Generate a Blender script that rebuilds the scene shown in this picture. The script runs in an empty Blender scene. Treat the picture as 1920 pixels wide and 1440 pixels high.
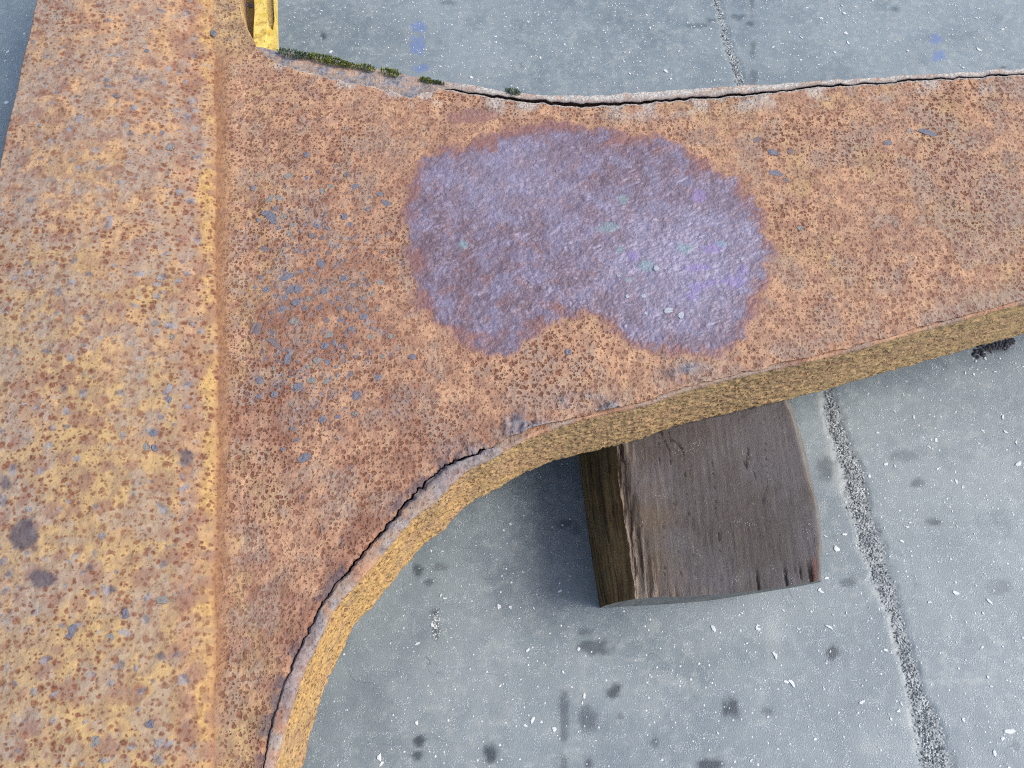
import bpy, math, random
import numpy as np
from mathutils import Vector

# ------------------------------------------------------------------ camera, sky, sun, exposure
CAM_H = 1.25                      # metres above the concrete
TILT = math.radians(25.4)         # away from straight down
FOC = 1598.0                      # focal length in units of a 1920-wide frame
EXPOSURE = 0.78
SUN_EL, SUN_AZ = 46.0, 96.0       # azimuth clockwise from +Y: light comes from the right
SUN_STRENGTH, SUN_ANGLE = 1.35, 26.0
SKY_STRENGTH = 0.13

scene = bpy.context.scene
col = scene.collection
cam_data = bpy.data.cameras.new('camera')
cam_data.sensor_width = 36.0
cam_data.lens = 36.0 * FOC / 1920.0
cam_data.clip_start, cam_data.clip_end = 0.01, 100.0
cam = bpy.data.objects.new('camera', cam_data)
cam.location = (0, 0, CAM_H)
cam.rotation_euler = (TILT, 0, 0)
col.objects.link(cam)
scene.camera = cam

world = bpy.data.worlds.new('World')
scene.world = world
world.use_nodes = True
wn = world.node_tree
sky = wn.nodes.new('ShaderNodeTexSky')
sky.sky_type = 'NISHITA'
sky.sun_disc = False
sky.sun_elevation = math.radians(SUN_EL)
sky.sun_rotation = math.radians(SUN_AZ)
sky.air_density, sky.dust_density, sky.ozone_density = 1.0, 2.5, 1.0
bg = wn.nodes['Background']
bg.inputs['Strength'].default_value = SKY_STRENGTH
wn.links.new(sky.outputs[0], bg.inputs['Color'])

sun_data = bpy.data.lights.new('sun', 'SUN')
sun_data.energy = SUN_STRENGTH
sun_data.angle = math.radians(SUN_ANGLE)
sun_data.color = (1.0, 0.97, 0.93)
sun = bpy.data.objects.new('sun', sun_data)
el, az = math.radians(SUN_EL), math.radians(SUN_AZ)
sdir = Vector((math.sin(az) * math.cos(el), math.cos(az) * math.cos(el), math.sin(el)))
sun.rotation_euler = sdir.to_track_quat('Z', 'Y').to_euler()
sun.location = sdir * 5
col.objects.link(sun)

scene.cycles.use_denoising = False
scene.cycles.filter_width = 1.1
scene.cycles.max_bounces, scene.cycles.diffuse_bounces, scene.cycles.glossy_bounces = 4, 2, 2
scene.cycles.adaptive_threshold = 0.025
scene.view_settings.view_transform = 'Standard'
scene.view_settings.look = 'None'
scene.view_settings.exposure = EXPOSURE
scene.view_settings.gamma = 1.0
scene.view_settings.use_curve_mapping = False

rnd = random.Random(7)
ct, st = math.cos(TILT), math.sin(TILT)

# ------------------------------------------------------------------ measuring: picture point on a level plane -> metres
def at(px, py, z):
    px, py, z = np.asarray(px, float), np.asarray(py, float), np.asarray(z, float)
    cx, cy = (px - 960) / FOC, -(py - 720) / FOC
    wy, wz = cy * ct + st, cy * st - ct
    s = (z - CAM_H) / wz
    return np.stack(np.broadcast_arrays(cx * s, wy * s, z), -1)

def pix(P):
    x, y, z = P[..., 0], P[..., 1], P[..., 2] - CAM_H
    cy, cz = y * ct + z * st, -y * st + z * ct
    return 960 + FOC * x / -cz, 720 - FOC * cy / -cz

# ------------------------------------------------------------------ numpy noise
def h2(ix, iy, s):
    n = (ix.astype(np.int64) * 374761393 + iy.astype(np.int64) * 668265263 + s * 974634541) & 0xFFFFFFFF
    n = ((n ^ (n >> 13)) * 1274126177) & 0xFFFFFFFF
    n = ((n ^ (n >> 16)) * 2246822519) & 0xFFFFFFFF
    return ((n ^ (n >> 15)) & 0xFFFFFF) / float(0xFFFFFF)

def vn(x, y, s=0):
    ix, iy = np.floor(x), np.floor(y)
    fx, fy = x - ix, y - iy
    fx, fy = fx * fx * (3 - 2 * fx), fy * fy * (3 - 2 * fy)
    a, b, c, d = h2(ix, iy, s), h2(ix + 1, iy, s), h2(ix, iy + 1, s), h2(ix + 1, iy + 1, s)
    return (a + (b - a) * fx) * (1 - fy) + (c + (d - c) * fx) * fy

def fbm(x, y, s=0, o=4, rot=True):
    v, a, t = 0, 0.5, 0
    for k in range(o):
        v = v + a * vn(x, y, s + k * 17); t += a; a *= 0.5
        if rot:
            x, y = 2.03 * (0.8 * x - 0.6 * y) + 11.3, 2.03 * (0.6 * x + 0.8 * y) + 4.7
        else:
            x, y = x * 2.03 + 11.3, y * 2.03 + 4.7
    return v / t

def worley(x, y, s=0):
    ix, iy = np.floor(x), np.floor(y)
    best, second, rid = np.full(x.shape, 9.0), np.full(x.shape, 9.0), np.zeros(x.shape)
    for dx in (-1, 0, 1):
        for dy in (-1, 0, 1):
            cx, cy = ix + dx, iy + dy
            d = np.hypot(cx + h2(cx, cy, s) - x, cy + h2(cx, cy, s + 5) - y)
            m = d < best
            second = np.where(m, best, np.minimum(second, d))
            rid = np.where(m, h2(cx, cy, s + 9), rid)
            best = np.where(m, d, best)
    return best, second, rid

def sm(a, b, x):
    t = np.clip((x - a) / (b - a), 0, 1)
    return t * t * (3 - 2 * t)

def blob(px, py, cx, cy, rx, ry):
    return np.exp(-(((px - cx) / rx) ** 2 + ((py - cy) / ry) ** 2))

def poly_sd(px, py, poly):
    d, inside = np.full(px.shape, 1e9), np.zeros(px.shape, bool)
    n = len(poly)
    for i in range(n):
        (ax, ay), (bx, by) = poly[i], poly[(i + 1) % n]
        ex, ey = bx - ax, by - ay
        t = np.clip(((px - ax) * ex + (py - ay) * ey) / (ex * ex + ey * ey), 0, 1)
        d = np.minimum(d, np.hypot(px - ax - t * ex, py - ay - t * ey))
        if ay != by:
            inside ^= ((ay > py) != (by > py)) & (px < (bx - ax) * (py - ay) / (by - ay) + ax)
    return np.where(inside, d, -d)

def catmull(K, t):
    K = np.asarray(K, float)
    i = np.clip(np.floor(t).astype(int), 0, len(K) - 2)
    f = (t - i)[:, None]
    p0, p1, p2, p3 = K[np.maximum(i - 1, 0)], K[i], K[i + 1], K[np.minimum(i + 2, len(K) - 1)]
    return 0.5 * (2 * p1 + (p2 - p0) * f + (2 * p0 - 5 * p1 + 4 * p2 - p3) * f ** 2 + (3 * p1 - p0 - 3 * p2 + p3) * f ** 3)

def lin(K, t):
    K = np.asarray(K, float)
    i = np.clip(np.floor(t).astype(int), 0, len(K) - 2)
    f = t - i
    if K.ndim == 1:
        return K[i] * (1 - f) + K[i + 1] * f
    return K[i] * (1 - f[:, None]) + K[i + 1] * f[:, None]

# ------------------------------------------------------------------ objects
def set_props(o, label=None, category=None, group=None, kind=None):
    for k, v in (('label', label), ('category', category), ('group', group), ('kind', kind)):
        if v:
            o[k] = v
    return o

def link(o, parent=None):
    col.objects.link(o)
    if parent is not None:
        o.parent = parent
        base = Vector(parent.location)
        q = parent.parent
        while q is not None:
            base += Vector(q.location); q = q.parent
        o.location = Vector(o.location) - base
    return o

def raw_mesh(name, V, F, mat, attrs=None, smooth=True):
    V = np.asarray(V, np.float32)
    me = bpy.data.meshes.new(name)
    F = np.asarray(F, np.int32)
    k = F.shape[1]
    me.vertices.add(len(V)); me.loops.add(F.size); me.polygons.add(len(F))
    me.vertices.foreach_set('co', V.ravel())
    me.loops.foreach_set('vertex_index', F.ravel())
    me.polygons.foreach_set('loop_start', np.arange(0, F.size, k, dtype=np.int32))
    me.polygons.foreach_set('loop_total', np.full(len(F), k, np.int32))
    me.polygons.foreach_set('use_smooth', np.full(len(F), smooth, bool))
    for a, v in (attrs or {}).items():
        at_ = me.attributes.new(a, 'FLOAT', 'POINT')
        at_.data.foreach_set('value', np.ascontiguousarray(np.broadcast_to(v, (len(V),)), dtype=np.float32))
    me.materials.append(mat)
    me.update(); me.validate()
    return me

def grid_faces(nu, nv, off=0):
    i = np.arange(nu * nv).reshape(nu, nv) + off
    return np.stack([i[:-1, :-1], i[1:, :-1], i[1:, 1:], i[:-1, 1:]], -1).reshape(-1, 4)

def grid_obj(name, P, mat, parent=None, attrs=None, flip=False, smooth=True):
    nu, nv = P.shape[:2]
    F = grid_faces(nu, nv)
    if flip:
        F = F[:, ::-1]
    at_ = {k: np.broadcast_to(v, (nu, nv)).ravel() for k, v in (attrs or {}).items()}
    return link(bpy.data.objects.new(name, raw_mesh(name, P.reshape(-1, 3), F, mat, at_, smooth)), parent)

def pad(P, attrs, axis, first=None, last=None):
    """add rows of points before/after a grid (edges folding over); attributes repeat"""
    def cat(A, a, b):
        parts = ([a] if a is not None else []) + [A] + ([b] if b is not None else [])
        return np.concatenate(parts, axis=axis)
    nf = 0 if first is None else first.shape[axis]
    nl = 0 if last is None else last.shape[axis]
    Q = cat(P, first, last)
    out = {}
    for k, v in attrs.items():
        v = np.broadcast_to(v, P.shape[:2])
        w = [(nf, nl), (0, 0)] if axis == 0 else [(0, 0), (nf, nl)]
        out[k] = np.pad(v, w, mode='edge')
    return Q, out

# ------------------------------------------------------------------ materials
def lincol(r, g, b):
    return tuple((c / 255 / 12.92) if c / 255 <= 0.04045 else ((c / 255 + 0.055) / 1.055) ** 2.4 for c in (r, g, b)) + (1.0,)

class NT:
    def __init__(self, name, dim='3D'):
        self.dim = dim
        self.mat = bpy.data.materials.new(name)
        self.mat.use_nodes = True
        self.t = self.mat.node_tree
        self.bsdf = self.t.nodes['Principled BSDF']
        self.geo = self.t.nodes.new('ShaderNodeTexCoord').outputs['Object']
    def n(self, kind, **kw):
        nd = self.t.nodes.new(kind)
        for k, v in kw.items():
            setattr(nd, k, v)
        return nd
    def put(self, sock, v):
        if hasattr(v, 'default_value') or isinstance(v, bpy.types.NodeSocket):
            self.t.links.new(v, sock)
        else:
            sock.default_value = v
    def attr(self, name):
        return self.n('ShaderNodeAttribute', attribute_name=name).outputs['Fac']
    def noise(self, scale, detail=4, rough=0.55, vec=None, dist=0.0):
        nd = self.n('ShaderNodeTexNoise', noise_dimensions=self.dim)
        self.put(nd.inputs['Vector'], vec or self.geo)
        nd.inputs['Scale'].default_value = scale
        nd.inputs['Detail'].default_value = detail
        nd.inputs['Roughness'].default_value = rough
        nd.inputs['Distortion'].default_value = dist
        return nd.outputs['Fac']
    def voro(self, scale, feature='F1', out='Distance', vec=None, rand=1.0):
        nd = self.n('ShaderNodeTexVoronoi', feature=feature, voronoi_dimensions=self.dim)
        self.put(nd.inputs['Vector'], vec or self.geo)
        nd.inputs['Scale'].default_value = scale
        nd.inputs['Randomness'].default_value = rand
        return nd.outputs[out]
    def math(self, op, a, b=0.0, clamp=False):
        nd = self.n('ShaderNodeMath', operation=op)
        nd.use_clamp = clamp
        self.put(nd.inputs[0], a); self.put(nd.inputs[1], b)
        return nd.outputs[0]
    def ramp(self, v, a, b, lo=0.0, hi=1.0):
        nd = self.n('ShaderNodeMapRange')
        nd.interpolation_type = 'SMOOTHSTEP'
        self.put(nd.inputs['Value'], v)
        for k, x in zip(('From Min', 'From Max', 'To Min', 'To Max'), (a, b, lo, hi)):
            nd.inputs[k].default_value = x
        return nd.outputs['Result']
    def mix(self, fac, a, b, mode='MIX'):
        nd = self.n('ShaderNodeMix', data_type='RGBA', blend_type=mode)
        self.put(nd.inputs[0], fac); self.put(nd.inputs[6], a); self.put(nd.inputs[7], b)
        return nd.outputs[2]
    def mapping(self, scale, vec=None):
        nd = self.n('ShaderNodeMapping')
        self.put(nd.inputs['Vector'], vec or self.geo)
        nd.inputs['Scale'].default_value = scale
        return nd.outputs[0]
    def bump(self, h, dist, strength=1.0, normal=None):
        nd = self.n('ShaderNodeBump')
        nd.inputs['Distance'].default_value = dist
        nd.inputs['Strength'].default_value = strength
        self.put(nd.inputs['Height'], h)
        if normal is not None:
            self.put(nd.inputs['Normal'], normal)
        return nd.outputs[0]
    def done(self, color, rough, normal=None, spec=0.5):
        b = self.bsdf
        self.put(b.inputs['Base Color'], color)
        self.put(b.inputs['Roughness'], rough)
        self.put(b.inputs['Specular IOR Level'], spec)
        if normal is not None:
            self.put(b.inputs['Normal'], normal)
        return self.mat

def warped(m, amount, scale):
    nz = m.n('ShaderNodeTexNoise', noise_dimensions=m.dim)
    m.put(nz.inputs['Vector'], m.geo)
    nz.inputs['Scale'].default_value = scale
    nz.inputs['Detail'].default_value = 1
    sub = m.n('ShaderNodeVectorMath', operation='SUBTRACT')
    m.put(sub.inputs[0], nz.outputs['Color']); sub.inputs[1].default_value = (0.5, 0.5, 0.5)
    sc = m.n('ShaderNodeVectorMath', operation='SCALE')
    m.put(sc.inputs[0], sub.outputs[0]); sc.inputs['Scale'].default_value = amount
    ad = m.n('ShaderNodeVectorMath', operation='ADD')
    m.put(ad.inputs[0], m.geo); m.put(ad.inputs[1], sc.outputs[0])
    return ad.outputs[0]

def spots(m, vec, scale, keep, r0, r1, soft):
    """irregular round spots: each cell draws its own radius, some draw none"""
    v = m.n('ShaderNodeTexVoronoi', feature='F1', voronoi_dimensions=m.dim)
    m.put(v.inputs['Vector'], vec)
    v.inputs['Scale'].default_value = scale
    sep = m.n('ShaderNodeSeparateColor')
    m.put(sep.inputs[0], v.outputs['Color'])
    rad = m.n('ShaderNodeMapRange')
    m.put(rad.inputs['Value'], sep.outputs[0])
    for k_, x in zip(('From Min', 'From Max', 'To Min', 'To Max'), (0, 1, r0, r1)):
        rad.inputs[k_].default_value = x
    on = m.math('LESS_THAN', sep.outputs[1], keep)
    f = m.ramp(m.math('SUBTRACT', rad.outputs[0], v.outputs['Distance']), 0.0, soft)
    return m.math('MULTIPLY', f, on)

def rust_material(name, k, dim, sunk, soft, broad):
    """k scales the pits: larger on the worn box face, finer on the arm"""
    m = NT(name, dim)
    fine = m.noise(330, 2, 0.55)
    mid = m.noise(105 / k, 2, 0.5)
    slow = m.noise(42, 3, 0.55)
    big = m.noise(14, 2, 0.6)
    w1 = warped(m, 0.0042 * k, 150 / k)
    s1 = spots(m, w1, 78 / k, 0.48, 0.14, 0.46, soft)
    s2 = spots(m, w1, 122 / k, 0.68, 0.18, 0.46, soft)
    s3 = spots(m, w1, 210 / k, 0.40, 0.22, 0.46, 0.24)
    s0 = m.math('MULTIPLY', spots(m, w1, 40 / k, 0.6, 0.2, 0.62, 0.3), broad)
    den = m.attr('pit')
    pit = m.math('MAXIMUM', m.math('MULTIPLY', m.math('MAXIMUM', s1, s2), den), m.math('MULTIPLY', s3, m.math('MULTIPLY', den, 0.85)))
    flat = m.math('SUBTRACT', 1.0, m.math('MULTIPLY', m.attr('smooth'), 0.72))
    pit = m.math('MULTIPLY', pit, flat)
    c = m.mix(m.ramp(slow, 0.36, 0.64), lincol(172, 131, 104), lincol(194, 151, 116))
    c = m.mix(m.ramp(big, 0.4, 0.68, 0, 0.5), c, lincol(170, 134, 110))
    web = m.ramp(m.math('ABSOLUTE', m.math('SUBTRACT', m.noise(150 / k, 1, 0.5), 0.5)), 0.035, 0.008)
    web = m.math('MULTIPLY', m.math('MULTIPLY', web, m.ramp(slow, 0.42, 0.58)), flat)
    c = m.mix(m.math('MULTIPLY', web, 0.7), c, lincol(212, 174, 136))
    c = m.mix(m.attr('mau'), c, m.mix(m.ramp(slow, 0.4, 0.62), lincol(136, 94, 74), lincol(158, 114, 92)))
    yl = m.mix(m.ramp(slow, 0.36, 0.64), lincol(158, 132, 98), lincol(184, 154, 104))
    c = m.mix(m.attr('yel'), c, yl)
    c = m.mix(m.attr('gold'), c, m.mix(m.ramp(mid, 0.38, 0.6), lincol(178, 140, 86), lincol(202, 164, 100)))
    olive = m.mix(m.ramp(fine, 0.4, 0.62), lincol(166, 136, 92), lincol(192, 162, 112))
    c = m.mix(m.attr('olive'), c, olive)
    c = m.mix(m.attr('gry'), c, m.mix(m.ramp(mid, 0.4, 0.6), lincol(148, 128, 112), lincol(160, 144, 130)))
    c = m.mix(m.attr('umber'), c, m.mix(m.ramp(mid, 0.36, 0.64), lincol(132, 92, 60), lincol(156, 112, 76)))
    c = m.mix(m.math('MULTIPLY', s0, flat), c, lincol(138, 102, 88))
    rim = m.math('MULTIPLY', m.math('SUBTRACT', 1.0, pit), m.ramp(m.math('MAXIMUM', s1, s2), 0.02, 0.3))
    pitc = m.mix(m.ramp(fine, 0.36, 0.62), lincol(104, 62, 42), lincol(138, 90, 66))
    c = m.mix(pit, c, pitc)
    c = m.mix(m.attr('slate'), c, m.mix(m.ramp(mid, 0.4, 0.6), lincol(100, 100, 108), lincol(140, 142, 148)))
    c = m.mix(m.attr('pale'), c, m.mix(m.ramp(fine, 0.4, 0.6), lincol(164, 160, 152), lincol(208, 204, 194)))
    inner = m.mix(m.ramp(m.noise(24, 2, 0.6), 0.38, 0.66), lincol(110, 93, 104), lincol(123, 116, 137))
    inner = m.mix(m.ramp(slow, 0.54, 0.68, 0, 0.6), inner, lincol(130, 98, 100))
    inner = m.mix(m.ramp(mid, 0.55, 0.68, 0, 0.3), inner, lincol(150, 142, 164))
    inner = m.mix(m.attr('glint'), inner, lincol(146, 144, 166))
    pc = m.mix(m.attr('patch_core'), lincol(138, 100, 96), inner)
    pa = m.attr('patch')
    c = m.mix(m.math('MULTIPLY', pa, 0.92), c, pc)
    c = m.mix(m.math('MULTIPLY', m.attr('fleck'), 0.55), c, lincol(186, 178, 198))
    c = m.mix(m.attr('violet'), c, lincol(146, 128, 178))
    c = m.mix(m.attr('teal'), c, lincol(132, 166, 166))
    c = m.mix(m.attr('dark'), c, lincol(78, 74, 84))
    c = m.mix(m.ramp(m.noise(800, 1, 0.6), 0.35, 0.72, 0, 0.12), c, lincol(92, 64, 50))
    rough = m.math('SUBTRACT', 0.84, m.math('MULTIPLY', pa, 0.36))
    hgt = m.math('ADD', m.math('MULTIPLY', fine, 0.3), m.math('MULTIPLY', mid, 0.8))
    nrm = m.bump(m.math('SUBTRACT', hgt, m.math('MULTIPLY', pit, sunk)), 0.0023, 0.9)
    return m.done(c, rough, nrm, 0.42)

def concrete_material():
    m = NT('blue_grey_concrete', '2D')
    big = m.noise(3.2, 3, 0.6)
    mid = m.noise(26, 3, 0.65)
    fine = m.noise(520, 2, 0.6)
    c = m.mix(m.ramp(big, 0.32, 0.68), lincol(122, 133, 137), lincol(143, 153, 155))
    c = m.mix(m.ramp(mid, 0.42, 0.7, 0, 0.4), c, lincol(146, 154, 154))
    c = m.mix(m.ramp(m.noise(9, 3, 0.7), 0.5, 0.74, 0, 0.45), c, lincol(108, 120, 126))
    scr = m.noise(60, 3, 0.7, vec=m.mapping((0.35, 5.0, 1.0)))
    c = m.mix(m.ramp(scr, 0.64, 0.76, 0, 0.3), c, lincol(100, 108, 114))
    spk = m.voro(330, rand=1.0)
    pick = m.noise(70, 2, 0.5)
    c = m.mix(m.math('MULTIPLY', m.ramp(spk, 0.22, 0.12), m.ramp(pick, 0.53, 0.6, 0, 0.75)), c, lincol(216, 222, 224))
    c = m.mix(m.attr('scuff'), c, lincol(182, 186, 180))
    pore = m.math('MULTIPLY', m.ramp(m.voro(190), 0.13, 0.06), m.ramp(m.noise(40, 2, 0.5), 0.56, 0.64, 0, 0.7))
    c = m.mix(pore, c, lincol(72, 78, 84))
    c = m.mix(m.ramp(m.noise(150, 5, 0.75), 0.56, 0.72, 0, 0.28), c, lincol(166, 172, 171))
    hair = m.math('ABSOLUTE', m.math('SUBTRACT', m.noise(7, 3, 0.5, dist=1.2), 0.5))
    c = m.mix(m.math('MULTIPLY', m.ramp(hair, 0.0035, 0.0012), m.ramp(m.noise(5, 2, 0.5), 0.52, 0.6, 0, 0.5)), c, lincol(98, 106, 112))
    grit = m.mix(m.ramp(m.noise(260, 4, 0.7), 0.42, 0.6), lincol(124, 130, 131), lincol(172, 177, 175))
    c = m.mix(m.attr('crack'), c, grit)
    c = m.mix(m.attr('stain'), c, lincol(54, 62, 70))
    c = m.mix(m.attr('blue'), c, lincol(112, 132, 176))
    c = m.mix(m.ramp(fine, 0.3, 0.72, 0, 0.16), c, lincol(90, 98, 104))
    rough = m.ramp(mid, 0.35, 0.7, 0.36, 0.58)
    nrm = m.bump(fine, 0.0010, 0.5)
    return m.done(c, rough, nrm, 0.45)

def wood_material():
    m = NT('weathered_timber')
    v = m.mapping((1.0, 0.09, 1.0))
    g1 = m.noise(230, 5, 0.65, vec=v)
    g2 = m.noise(60, 4, 0.6, vec=v, dist=0.5)
    big = m.noise(9, 4, 0.6)
    top = m.mix(m.ramp(big, 0.36, 0.66), lincol(82, 75, 70), lincol(97, 92, 92))
    top = m.mix(m.ramp(m.noise(5, 3, 0.6), 0.5, 0.7, 0, 0.7), top, lincol(102, 86, 66))
    top = m.mix(m.ramp(g1, 0.52, 0.72, 0, 0.35), top, lincol(122, 113, 104))
    top = m.mix(m.ramp(m.noise(300, 4, 0.7), 0.55, 0.7, 0, 0.4), top, lincol(132, 124, 120))
    top = m.mix(m.ramp(g2, 0.60, 0.72, 0, 0.4), top, lincol(52, 46, 46))
    side = m.mix(m.ramp(g2, 0.36, 0.62), lincol(92, 74, 46), lincol(136, 116, 80))
    side = m.mix(m.ramp(m.noise(18, 4, 0.6), 0.5, 0.7, 0, 0.6), side, lincol(92, 92, 66))
    c = m.mix(m.attr('side'), top, side)
    c = m.mix(m.attr('endgrain'), c, m.mix(m.ramp(g1, 0.4, 0.6), lincol(118, 118, 114), lincol(140, 140, 136)))
    c = m.mix(m.attr('frayed'), c, m.mix(m.ramp(g1, 0.42, 0.58), lincol(62, 44, 34), lincol(166, 148, 128)))
    c = m.mix(m.attr('split'), c, lincol(24, 20, 18))
    c = m.mix(m.attr('red'), c, lincol(172, 92, 52))
    dust = m.math('MULTIPLY', m.ramp(m.voro(420), 0.26, 0.14), m.ramp(m.noise(30, 3, 0.6), 0.55, 0.66, 0, 0.8))
    c = m.mix(dust, c, lincol(196, 192, 186))
    nrm = m.bump(m.math('ADD', m.math('MULTIPLY', g1, 0.7), m.noise(600, 3, 0.6)), 0.0022, 0.7)
    return m.done(c, 0.86, nrm, 0.3)

def plain_material(name, a, b, rough=0.7, scale=200, bump=0.0006, spec=0.4):
    m = NT(name)
    n = m.noise(scale, 4, 0.6)
    return m.done(m.mix(m.ramp(n, 0.35, 0.65), lincol(*a), lincol(*b)), rough, m.bump(n, bump, 0.6), spec)

RUST = rust_material('rusted_steel', 0.74, '2D', 0.5, 0.18, 0.42)
RUST_WIDE = rust_material('rusted_steel_wide_pits', 1.0, '2D', 0.12, 0.26, 0.62)
RUST_WALL = rust_material('rusted_steel_wall', 0.62, '3D', 0.7, 0.18, 0.3)
CONC = concrete_material()
WOOD = wood_material()
def yellow_paint():
    m = NT('yellow_paint')
    c = m.mix(m.ramp(m.noise(60, 4, 0.6), 0.35, 0.65), lincol(208, 178, 78), lincol(226, 204, 118))
    c = m.mix(m.ramp(m.noise(45, 5, 0.7), 0.52, 0.64, 0, 0.7), c, lincol(150, 118, 66))
    c = m.mix(m.ramp(m.noise(240, 4, 0.7), 0.58, 0.66, 0, 0.8), c, lincol(112, 80, 48))
    return m.done(c, 0.65, m.bump(m.noise(120, 4, 0.6), 0.002, 0.7), 0.4)
YELLOW = yellow_paint()
OLIVE = plain_material('olive_dirt', (140, 118, 72), (178, 156, 100), 0.85, 260, 0.001)
FLAKE = [plain_material('slate_scale', (88, 86, 94), (134, 132, 142), 0.5, 300, 0.0012, 0.6),
         plain_material('teal_scale', (124, 120, 112), (150, 142, 134), 0.6, 300, 0.001, 0.6),
         plain_material('dark_scale', (92, 78, 78), (142, 126, 124), 0.6, 300, 0.0014, 0.6)]
SHEEN = [plain_material('violet_film', (132, 112, 168), (150, 132, 190), 0.35, 150, 0.0005, 0.6),
         plain_material('teal_film', (108, 160, 160), (146, 186, 180), 0.35, 150, 0.0005, 0.6),
         plain_material('blue_film', (104, 124, 176), (132, 150, 196), 0.35, 150, 0.0005, 0.6),
         plain_material('pale_chip', (140, 144, 154), (196, 198, 204), 0.4, 150, 0.0008, 0.6)]
WHITE = plain_material('white_chip', (196, 202, 202), (236, 238, 236), 0.6, 400)
STONE = plain_material('crack_grit', (140, 146, 148), (206, 210, 206), 0.8, 40, 0.0006)
DARKST = plain_material('dark_stone', (84, 88, 90), (112, 116, 118), 0.7, 200)
TAR = plain_material('black_debris', (36, 36, 42), (70, 68, 76), 0.7, 200)
MOSS = plain_material('moss', (48, 60, 30), (134, 142, 64), 0.8, 220)
MOSSD = plain_material('dull_moss', (52, 66, 46), (96, 112, 82), 0.85, 220)

# ================================================================== SETTING: concrete floor
dx = np.arange(-1.3, 1.3001, 0.004)
dy = np.arange(-0.08, 1.6, 0.004)
xs = np.concatenate([[-7, -4.5, -3, -2.1, -1.6], dx, [1.6, 2.1, 3, 4.5, 7]])
ys = np.concatenate([[-6, -3, -1.4, -0.6, -0.25], dy, [1.75, 2.1, 2.8, 4, 7]])
FX, FY = np.meshgrid(xs, ys, indexing='ij')
FPX, FPY = pix(np.stack([FX, FY, np.zeros_like(FX)], -1))
ahead = FY * st * 1 + CAM_H * ct > 0.25
FPX, FPY = np.where(ahead, FPX, 9999), np.where(ahead, FPY, 9999)

CRACK = [(1330, -60, 11), (1342, 0, 12), (1353, 43, 14), (1363, 77, 14), (1373, 110, 16), (1383, 140, 17), (1388, 160, 17),
         (1440, 330, 18), (1500, 540, 18), (1557, 740, 19), (1567, 797, 24), (1580, 840, 28), (1599, 880, 34), (1608, 930, 36),
         (1612, 960, 38), (1633, 1020, 38), (1653, 1087, 32), (1677, 1147, 29), (1693, 1207, 25), (1710, 1270, 28),
         (1727, 1320, 34), (1743, 1377, 44), (1757, 1437, 48), (1790, 1560, 52), (1850, 1800, 50)]
ck = np.array(CRACK, float)
ckw = at(ck[:, 0], ck[:, 1], 0.0)
ckl = at(ck[:, 0] - ck[:, 2] / 2, ck[:, 1], 0.0)
half = np.abs(ckw[:, 0] - ckl[:, 0])
cxx = np.interp(FY, ckw[::-1, 1], ckw[::-1, 0])
chw = np.interp(FY, ckw[::-1, 1], half[::-1])
wob = (fbm(FX * 30, FY * 30, 3, 3) - 0.5)
cd = (FX - cxx + wob * 0.016 + (fbm(FX * 120, FY * 120, 4, 2) - 0.5) * 0.009) / (chw * (0.85 + 0.9 * fbm(FY * 26, FX * 26, 8, 4)))
crack = sm(1.05, 0.8, np.abs(cd))
lip = sm(-2.2, -1.05, cd) * sm(-0.9, -1.1, cd) * sm(0.42, 0.6, fbm(FX * 20, FY * 9, 31, 3)) * (FY < 1.0)
FZ = -crack * (0.0002 + 0.0034 * fbm(FX * 130, FY * 130, 5, 3)) + lip * 0.0004
FZ = FZ + 0.0008 * (fbm(FX * 9, FY * 9, 12, 3) - 0.5)
STAINS = [(783, 1068, 10, 12, .75), (825, 1062, 16, 9, .45), (805, 1092, 9, 6, .6), (816, 1150, 8, 14, .8), (818, 1185, 8, 18, .7),
          (787, 1388, 12, 14, .95), (783, 1416, 10, 9, .85), (920, 1418, 16, 20, .95), (1150, 1298, 16, 17, .9), (1165, 1345, 10, 8, .5),
          (1058, 1320, 9, 30, .6), (1057, 1372, 9, 34, .6), (1057, 1430, 8, 20, .55), (1103, 1350, 17, 27, .6), (1097, 1185, 18, 8, .6),
          (1115, 1212, 30, 17, .75), (1373, 1325, 18, 25, .95), (1440, 1333, 11, 7, .6), (1562, 1222, 12, 15, .9), (1230, 1392, 9, 10, .6),
          (1330, 1434, 28, 14, .95), (1590, 1092, 15, 9, .6), (1748, 978, 14, 10, .65), (1720, 905, 17, 8, .6), (1695, 855, 34, 11, .4),
          (1060, 982, 20, 11, .6), (1078, 996, 11, 10, .5), (1545, 878, 20, 24, .6), (1870, 1100, 24, 16, .3), (1103, 1430, 8, 10, .8),
          (1310, 48, 22, 5, .5), (1335, 38, 12, 5, .5), (1382, 32, 14, 6, .6), (1405, 45, 9, 7, .6), (1412, 95, 7, 14, .5),
          (1412, 145, 8, 16, .45), (1410, 10, 4, 22, .4), (840, 5, 16, 5, .35), (1678, 18, 9, 6, .5), (1880, 126, 7, 3, .8),
          (606, 66, 5, 8, .8), (1862, 650, 40, 11, .8), (1240, 60, 10, 5, .2), (1150, 40, 40, 5, .12), (700, 1330, 50, 40, .12), (980, 1150, 90, 40, .1)]
stain = np.zeros_like(FX)
edge_n = fbm(FX * 110, FY * 110, 21, 3)
for sx, sy, rx, ry, s in STAINS:
    q = np.hypot((FPX - sx) / rx, (FPY - sy) / ry) + (edge_n - 0.5) * 1.1
    stain = np.maximum(stain, s * 0.95 * sm(1.25, 0.55, q))
blue = np.zeros_like(FX)
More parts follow.
